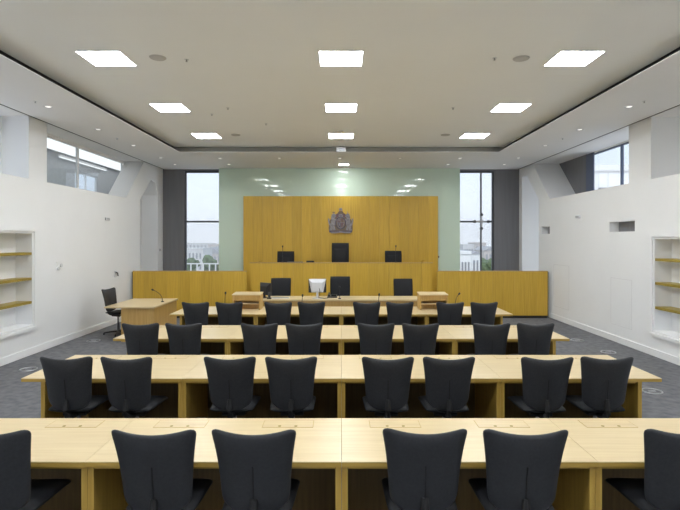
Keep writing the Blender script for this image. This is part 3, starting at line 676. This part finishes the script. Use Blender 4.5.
# rail lamp behind the left clerestory, and an added glow for the lit ceiling
t = thing('corridor_ceiling_glow', 'long added glow panel for the lit corridor ceiling behind the clerestory glass', 'ceiling light', (-6.87, 13.3, 4.43))
box(-0.5, 0.52, -3.9, 3.9, -0.012, -0.0005).obj('frame', 'white', t); box(-0.48, 0.50, -3.85, 3.85, -0.02, -0.0122).obj('diffuser', 'tube', t)
t = thing('corridor_rail_lamp', 'slim white rail lamp along the corridor behind the clerestory glass', 'lamp', (-7.38, 14.4, 4.28))
box(-0.03, 0.03, -1.3, 1.3, 0.02, 0.07).obj('housing', 'white', t); box(-0.025, 0.025, -1.28, 1.28, 0.0, 0.0195).obj('diffuser', 'tube', t)
for q in (-1.0, 1.0): MB().cyl((0, q, 0.07), 0.008, 0.068, 6).obj('hanger', 'steel', t)

# ------------------------------------------------------------------ outside
box(-400, 400, 30, 700, -16.2, -16).obj('ground', 'ground', kind='structure')
rl = thing('roof_railing', 'pale metal railing outside the window on witness side', 'railing', (0, 21.0, 0))
box(-8.2, -3.9, -0.03, 0.03, 1.09, 1.14).obj('top_rail', 'render', rl); box(-8.2, -3.9, -0.02, 0.02, 0.72, 0.75).obj('lower_rail', 'render', rl)
for k in range(17): box(-8.15+k*0.26, -8.10+k*0.26, -0.02, 0.02, -0.1, 1.09).obj('baluster', 'render', rl)
box(-8.6, -3.5, -0.4, 3.0, -0.6, -0.1).obj('terrace', 'concrete', rl)
def px(x, d): return (x-341)/F*d
def pz(y, d): return EYE-(y-240)/F*d
def house(label, xa, xb, ytop, d, m, nw, nf, roof=None, depth=10):
    x0, x1, zt_ = px(xa, d), px(xb, d), pz(ytop, d); cx = (x0+x1)/2
    t = thing('building', label, 'building', (cx, d, -16)); h = (x1-x0)/2; H = zt_+16
    rh = (h*0.6 if roof == 'gable' else 0)
    box(-h, h, 0, depth, 0, H-rh).obj('walls', m, t)
    if roof == 'gable': MB().prism([(-h*1.05, H-rh), (h*1.05, H-rh), (0, H)], [], -0.3, depth, 'y').obj('roof', 'slate', t)
    else: box(-h*1.03, h*1.03, -0.2, depth, H, H+0.35).obj('parapet', m, t)
    ww = 2*h/(nw*2+1); fh = 3.0
    for f_ in range(nf):
        for k in range(nw):
            wz = H-rh-1.0-f_*fh
            box(-h+ww*(2*k+1), -h+ww*(2*k+2), -0.06, -0.01, wz-1.6, wz).obj('window', 'farglass', t)
house('white house with dark windows outside the window with steel fittings', 460, 471, 254, 62, 'render', 3, 2)
house('white gabled house outside the window with steel fittings', 471.5, 480, 251, 75, 'render', 2, 2, 'gable')
house('grey stone block far outside the window with steel fittings', 463, 474, 245.5, 150, 'concrete', 4, 2)
house('brown brick block far outside the window with steel fittings', 475, 486, 243.5, 190, 'brick', 4, 2)
house('slate roofed block far outside the window with steel fittings', 484, 497, 246.5, 130, 'brick', 3, 2, 'gable')
house('long pale terrace far outside the railing window', 180, 203, 249.5, 140, 'concrete', 6, 2)
house('brown gabled block far outside the railing window', 200, 222, 247, 170, 'brick', 5, 2, 'gable')
house('distant grey block outside the railing window', 184, 212, 243.5, 300, 'concrete', 7, 3)
house('distant slate block outside the railing window', 208, 228, 245, 260, 'brick', 5, 2)
house('pale neighbour building outside the clerestory window', 585, 760, 171, 30, 'render', 6, 1)
def tree(label, xp, ytop, d, r):
    t = thing('tree', label, 'tree', (px(xp, d), d, -16)); H = pz(ytop, d)+16
    MB().tube([(0, 0, 0), (0.1, 0, H*0.5), (0, 0, H-r)], [0.3, 0.22, 0.1], 8).obj('trunk', 'bark', t)
    rnd = random.Random(int(xp*7)); bm = bmesh.new()
    for k in range(16):
        c = Vector((rnd.uniform(-1, 1)*r*0.6, rnd.uniform(-1, 1)*r*0.6, H-r*1.1+rnd.uniform(-1.2, 0.55)*r)); rr = r*rnd.uniform(0.35, 0.55)
        bmesh.ops.create_icosphere(bm, subdivisions=2, radius=rr, matrix=Matrix.Translation(c))
    for v in bm.verts: v.co += Vector((rnd.uniform(-1, 1), rnd.uniform(-1, 1), rnd.uniform(-1, 1)))*r*0.07
    me = bpy.data.meshes.new('crown'); bm.to_mesh(me); bm.free(); me.materials.append(M['leaf']); link(bpy.data.objects.new('crown', me), t)
tree('leafy green tree outside beyond the window with steel fittings', 490, 256, 55, 1.4)
tree('darker tree far outside between the houses', 482, 253, 85, 1.5)
tree('leafy tree far outside the railing window', 212, 254, 110, 2.2)
tree('small leafy tree outside the railing window near terrace end', 190, 256, 105, 1.8)

# ------------------------------------------------------------------ city haze
hz = bpy.data.materials.new('city_haze'); hz.use_nodes = True; n = hz.node_tree.nodes; n.clear()
vs_ = n.new('ShaderNodeVolumeScatter'); vs_.inputs['Density'].default_value = 0.0016; vs_.inputs['Color'].default_value = (0.97, 0.98, 1, 1)
oo = n.new('ShaderNodeOutputMaterial'); hz.node_tree.links.new(vs_.outputs[0], oo.inputs['Volume']); M['haze'] = hz
box(-250, 250, 35, 500, -15.9, 16).obj('haze', 'haze', kind='structure')
